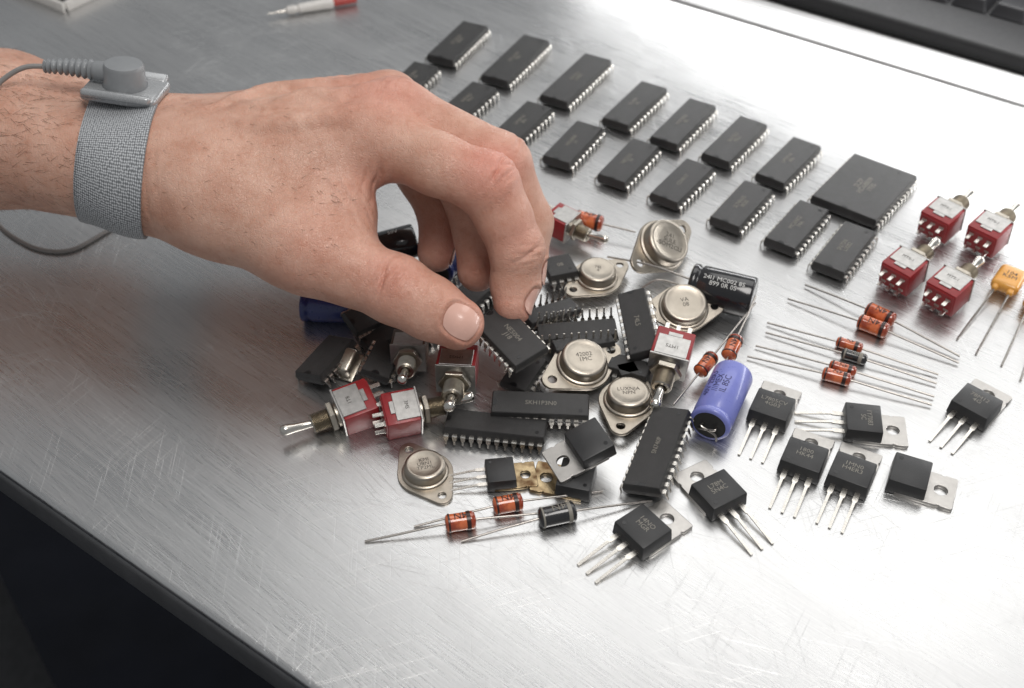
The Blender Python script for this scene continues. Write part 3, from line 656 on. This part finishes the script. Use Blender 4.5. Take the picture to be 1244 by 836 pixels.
def skin():
    m=bpy.data.materials.new('skin'); m.use_nodes=True; nt=m.node_tree; b=nt.nodes['Principled BSDF']; lk=nt.links.new
    tc=nd(nt,'ShaderNodeTexCoord'); O=tc.outputs['Object']
    def noi(s,d=4):
        n=nd(nt,'ShaderNodeTexNoise'); n.inputs['Scale'].default_value=s; n.inputs['Detail'].default_value=d; lk(O,n.inputs['Vector']); return n.outputs['Fac']
    at=nd(nt,'ShaderNodeAttribute',attribute_name='flush')
    mx=nd(nt,'ShaderNodeMix',data_type='RGBA'); mx.inputs['A'].default_value=(.585,.315,.225,1); mx.inputs['B'].default_value=(.71,.435,.33,1)
    r=nd(nt,'ShaderNodeMapRange'); r.inputs['From Min'].default_value=.35; r.inputs['From Max'].default_value=.65; lk(noi(.8,6),r.inputs['Value']); lk(r.outputs[0],mx.inputs['Factor'])
    mx2=nd(nt,'ShaderNodeMix',data_type='RGBA'); lk(mx.outputs['Result'],mx2.inputs['A']); mx2.inputs['B'].default_value=(.68,.235,.18,1)
    mm=nd(nt,'ShaderNodeMath',operation='MULTIPLY'); lk(at.outputs['Fac'],mm.inputs[0]); mm.inputs[1].default_value=.6; lk(mm.outputs[0],mx2.inputs['Factor'])
    mx3=nd(nt,'ShaderNodeMix',data_type='RGBA',blend_type='MULTIPLY'); lk(mx2.outputs['Result'],mx3.inputs['A']); mx3.inputs['B'].default_value=(.90,.78,.72,1)
    r2=nd(nt,'ShaderNodeMapRange'); r2.inputs['From Min'].default_value=.50; r2.inputs['From Max'].default_value=.75; r2.inputs['To Max'].default_value=.7; lk(noi(4,6),r2.inputs['Value']); lk(r2.outputs[0],mx3.inputs['Factor'])
    lk(mx3.outputs['Result'],b.inputs['Base Color'])
    b.inputs['Roughness'].default_value=.40; b.inputs['Subsurface Weight'].default_value=.12; b.inputs['Subsurface Radius'].default_value=(.5,.18,.1); b.inputs['Subsurface Scale'].default_value=.3
    nw=nd(nt,'ShaderNodeTexNoise'); nw.inputs['Scale'].default_value=3; lk(O,nw.inputs['Vector'])
    def vor(sc,scale,rot):
        vo=nd(nt,'ShaderNodeTexVoronoi',feature='DISTANCE_TO_EDGE'); vo.inputs['Scale'].default_value=sc
        mp=nd(nt,'ShaderNodeMapping'); mp.inputs['Scale'].default_value=scale; mp.inputs['Rotation'].default_value=rot; lk(O,mp.inputs['Vector'])
        va=nd(nt,'ShaderNodeVectorMath',operation='ADD'); lk(mp.outputs[0],va.inputs[0]); lk(nw.outputs['Color'],va.inputs[1]); lk(va.outputs[0],vo.inputs['Vector'])
        r3=nd(nt,'ShaderNodeMapRange'); r3.inputs['From Max'].default_value=.13; lk(vo.outputs['Distance'],r3.inputs['Value']); return r3.outputs[0]
    b1=nd(nt,'ShaderNodeBump'); b1.inputs['Strength'].default_value=.45; b1.inputs['Distance'].default_value=.03; lk(vor(9,(1.5,.8,1),(0,0,.5)),b1.inputs['Height'])
    b3=nd(nt,'ShaderNodeBump'); b3.inputs['Strength'].default_value=.22; b3.inputs['Distance'].default_value=.05; lk(vor(3.2,(1.6,.6,.9),(.3,0,.2)),b3.inputs['Height']); lk(b1.outputs[0],b3.inputs['Normal'])
    b2=nd(nt,'ShaderNodeBump'); b2.inputs['Strength'].default_value=.40; b2.inputs['Distance'].default_value=.10; lk(noi(1.4,8),b2.inputs['Height']); lk(b3.outputs[0],b2.inputs['Normal']); lk(b2.outputs[0],b.inputs['Normal'])
    return m
person=bpy.data.objects.new('person',me); link(person); me.materials.append(skin())
person['label']='bare forearm and left hand reaching in from the left, pinching a chip'; person['category']='hand'
bvh=BVHTree.FromPolygons([V(v) for v in vs],[tuple(int(i) for i in f) for f in fs])
NAILM=mat('fingernail',(.74,.45,.37),.24,0,.10,2,coat=.45)
def nail(name,c,axis,nrm,L,Wd,r0=2.):
    axis=V(axis); n=V(nrm); s=axis.cross(n)
    NU,NV=14,14; grid={}; bm=bmesh.new(); c=V(c)
    for i in range(NU+1):
        for j in range(NV+1):
            u=i/NU*2-1; v=j/NV*2-1
            x=u*math.sqrt(max(0,1-.38*v*v)); y=v*math.sqrt(max(0,1-.38*u*u))
            o_=c+axis*(y*L/2)+s*(x*Wd/2)+n*r0
            hit=bvh.ray_cast(o_,-n,r0+.3)
            q=hit[0] if hit[0] else c+axis*(y*L/2)+s*(x*Wd/2)+n*.5
            grid[i,j]=bm.verts.new(q+n*(.04+(.03 if v>.8 else 0)))
    for i in range(NU):
        for j in range(NV): bm.faces.new((grid[i,j],grid[i+1,j],grid[i+1,j+1],grid[i,j+1]))
    return part(name,fin(bm,name,True,80),NAILM,person)
for k,q in enumerate(NAILS): nail('thumbnail' if k==0 else 'fingernail',*q)
hb=bmesh.new(); rn=random.Random(7)
armd=(V(P(180,199,5.7))-V(P(0,160,5.6))).normalized()
for i in range(3600):
    x=rn.uniform(-24,-5.5); a=rn.uniform(0,2*math.pi)
    if x>-13 and rn.random()<.85: continue
    base=V(P(0,160,5.6))+armd*((x-P(0,160,5.6)[0])/armd.x)
    dirn=(V((0,math.cos(a),math.sin(a))))
    hit=bvh.ray_cast(base+dirn*6,-dirn)
    if not hit[0]: continue
    q,nn=hit[0],hit[1]
    if nn.dot(dirn)<0: nn=-nn
    L_=rn.uniform(.25,.7)*(1 if x<-13 else .5); fd=(armd*.9+V((0,rn.uniform(-.6,.6),rn.uniform(-.6,.6)))+nn*.15).normalized(); fd=(fd-nn*fd.dot(nn)*.8).normalized()
    p_=[q,q+fd*L_*.5+nn*.05,q+fd*L_+nn*rn.uniform(.0,.08)]
    sd=fd.cross(nn).normalized()*.006
    v_=[hb.verts.new(p_[0]-sd),hb.verts.new(p_[0]+sd),hb.verts.new(p_[1]+sd*.8),hb.verts.new(p_[1]-sd*.8),hb.verts.new(p_[2])]
    hb.faces.new(v_[:4]); hb.faces.new((v_[3],v_[2],v_[4]))
ho=part('arm_hair',fin(hb,'arm_hair',False),mat('hair_brown',(.16,.08,.045),.5),person); ho['kind']='stuff'
# ================= wrist strap
C0=V(P(150,190,5.7)); inv=M.Translation(C0).inverted()
strap=thing('wrist_strap','grey woven antistatic wrist strap with snap and coiled cord on the wrist','wrist strap',M.Translation(C0))
axs=V((.98,.07,-.20)).normalized()
e1=V((0,0,1)); e1=(e1-axs*e1.dot(axs)).normalized(); e2=axs.cross(e1)
def ringpt(a,w,off):
    d=e1*math.cos(a)+e2*math.sin(a); c=C0+axs*w
    hit=bvh.ray_cast(c+d*6,-d); q=hit[0] if hit[0] else c+d*2.2
    return q+d*off
NA=128; NW=10; bm=bmesh.new(); uvl=bm.loops.layers.uv.new('UVMap'); gv={}
base={}
for i in range(NA):
    for j in range(NW+1): base[i,j]=(ringpt(2*math.pi*i/NA,(j/NW-.5)*2.5,0)-C0)
for L_ in range(2):
    for i in range(NA):
        for j in range(NW+1):
            a=2*math.pi*i/NA; d=e1*math.cos(a)+e2*math.sin(a)
            edge=.03 if j in(0,NW) else 0
            p_=base[i,j]*.34+base[(i-1)%NA,j]*.33+base[(i+1)%NA,j]*.33
            gv[i,j,L_]=bm.verts.new(C0+p_+d*((.18-edge) if L_==1 else .015))
def addf(vv,uvs):
    f=bm.faces.new(vv)
    for l,u_ in zip(f.loops,uvs): l[uvl].uv=u_
for i in range(NA):
    k=(i+1)%NA
    for j in range(NW):
        uu=[(i/NA,j/NW),((i+1)/NA,j/NW),((i+1)/NA,(j+1)/NW),(i/NA,(j+1)/NW)]
        addf((gv[i,j,1],gv[k,j,1],gv[k,j+1,1],gv[i,j+1,1]),uu)
    for j in(0,NW): addf((gv[i,j,0],gv[k,j,0],gv[k,j,1],gv[i,j,1]),[(0,0)]*4)
bmesh.ops.transform(bm,matrix=inv,verts=bm.verts)
def weave():
    m=bpy.data.materials.new('woven_elastic'); m.use_nodes=True; nt=m.node_tree; b=nt.nodes['Principled BSDF']; lk=nt.links.new
    tc=nd(nt,'ShaderNodeUVMap'); mp=nd(nt,'ShaderNodeMapping'); mp.inputs['Scale'].default_value=(200,32,1); lk(tc.outputs[0],mp.inputs['Vector'])
    w1=nd(nt,'ShaderNodeTexVoronoi',voronoi_dimensions='2D'); w1.distance='MANHATTAN'; w1.inputs['Scale'].default_value=1.0; w1.inputs['Randomness'].default_value=.35; lk(mp.outputs[0],w1.inputs['Vector'])
    cr=nd(nt,'ShaderNodeMapRange'); cr.inputs['From Max'].default_value=.75; cr.inputs['To Min'].default_value=1; cr.inputs['To Max'].default_value=0; lk(w1.outputs['Distance'],cr.inputs['Value'])
    mx=nd(nt,'ShaderNodeMix',data_type='RGBA'); mx.inputs['A'].default_value=(.16,.17,.18,1); mx.inputs['B'].default_value=(.72,.74,.77,1); lk(cr.outputs[0],mx.inputs['Factor']); lk(mx.outputs['Result'],b.inputs['Base Color'])
    b.inputs['Roughness'].default_value=.75; bp=nd(nt,'ShaderNodeBump'); bp.inputs['Strength'].default_value=.7; bp.inputs['Distance'].default_value=.035; lk(cr.outputs[0],bp.inputs['Height']); lk(bp.outputs[0],b.inputs['Normal'])
    return m
part('band',fin(bm,'band',True,60),weave(),strap)
nb=V((.12,.10,1)).normalized()
hit=bvh.ray_cast(C0+nb*8+V((.15,.5,0)),-nb); q0=hit[0]
mbw=pose(q0+nb*.25,nb.cross(V((1,-.1,-.1))),nb); mb=inv@mbw
bm=bmesh.new(); box(bm,(0,0,.22),(2.75,1.9,.42),.16,4); box(bm,(0,1.0,.05),(2.5,.5,.3),.12,3,mtx=M.Rotation(.35,4,'X')); box(bm,(0,-1.0,.05),(2.5,.5,.3),.12,3,mtx=M.Rotation(-.35,4,'X')); bk=part('buckle',fin(bm,'buckle'),BUCKM,strap,mtx=mb)
bm=bmesh.new(); lathe(bm,[(.78,.40),(.80,.5),(.74,.68),(.72,1.15),(.66,1.26),(.4,1.30),(0,1.30)],32,ZUP); sn=part('snap_cap',fin(bm,'snap_cap',True,50),STRAPP,strap,mtx=mb)
pA=mbw@V((0,0,.92)); e_=V((pA.x-2.9,pA.y+.25,pA.z+.1))
bm=bmesh.new(); path=spl([pA+V((-.4,0,0)),pA+V((-1.2,.08,.06)),pA+V((-2.1,.18,.12)),e_],12)
rr=[]
for i in range(len(path)): f=i/(len(path)-1); rr.append((.40-.2*f)+((.05 if i%3==0 else -.05) if f>.3 else 0))
tube(bm,[inv@p_ for p_ in path],rr,16); part('strain_relief',fin(bm,'strain_relief',True,60),STRAPP,strap)
cp=[e_,e_+V((-.8,0,-.05)),e_+V((-1.7,-.2,-.5)),e_+V((-3.2,-.8,-1.6)),W(-200,190,3),W(-160,260,.6),W(-60,235,.09),W(-15,258,.09),W(8,282,.09),W(45,302,.09),W(85,304,.09),W(125,284,.09),W(160,262,.09),W(230,240,.09)]
bm=bmesh.new(); tube(bm,[inv@p_ for p_ in spl(cp,10)],.095,10); part('cord',fin(bm,'cord'),CORD,strap)
# ================= lights
def area(loc,tgt,sx,sy,L,col=(1,1,1)):
    ld=bpy.data.lights.new('lamp','AREA'); ld.shape='RECTANGLE'; ld.size=sx; ld.size_y=sy; ld.energy=L*math.pi*sx*sy; ld.color=col
    o=bpy.data.objects.new('lamp',ld); link(o); o.location=loc; d=V(tgt)-V(loc); o.rotation_euler=d.to_track_quat('-Z','Y').to_euler(); return o
area((20,80,76),(4,26,0),94,56,1.75,(1,.99,.97))
area((14,6,85),(0,32,0),40,40,8.6,(1,.965,.93))  # overhead fill, added to brighten skin without glare on the table
bl=uv(W(1050,60).dot(U)+4,tb+8,8); area(bl,uv(W(1000,100).dot(U),tb-4,0),74,3.5,9,(1,1,1))
w=bpy.data.worlds.new('World'); S.world=w; w.use_nodes=True; bg=w.node_tree.nodes['Background']; bg.inputs[0].default_value=(.94,.97,1,1); bg.inputs[1].default_value=.27
cam=bpy.data.cameras.new('camera'); co=bpy.data.objects.new('camera',cam); link(co); co.location=(0,0,H); co.rotation_euler=(TH,0,0)
cam.sensor_width=36; cam.lens=36*FPX/1244; cam.clip_end=2000; cam.clip_start=.1
cam.dof.use_dof=True; cam.dof.focus_distance=39.5; cam.dof.aperture_fstop=.13
S.camera=co
S.view_settings.view_transform='Standard'; S.view_settings.look='None'; S.view_settings.exposure=0
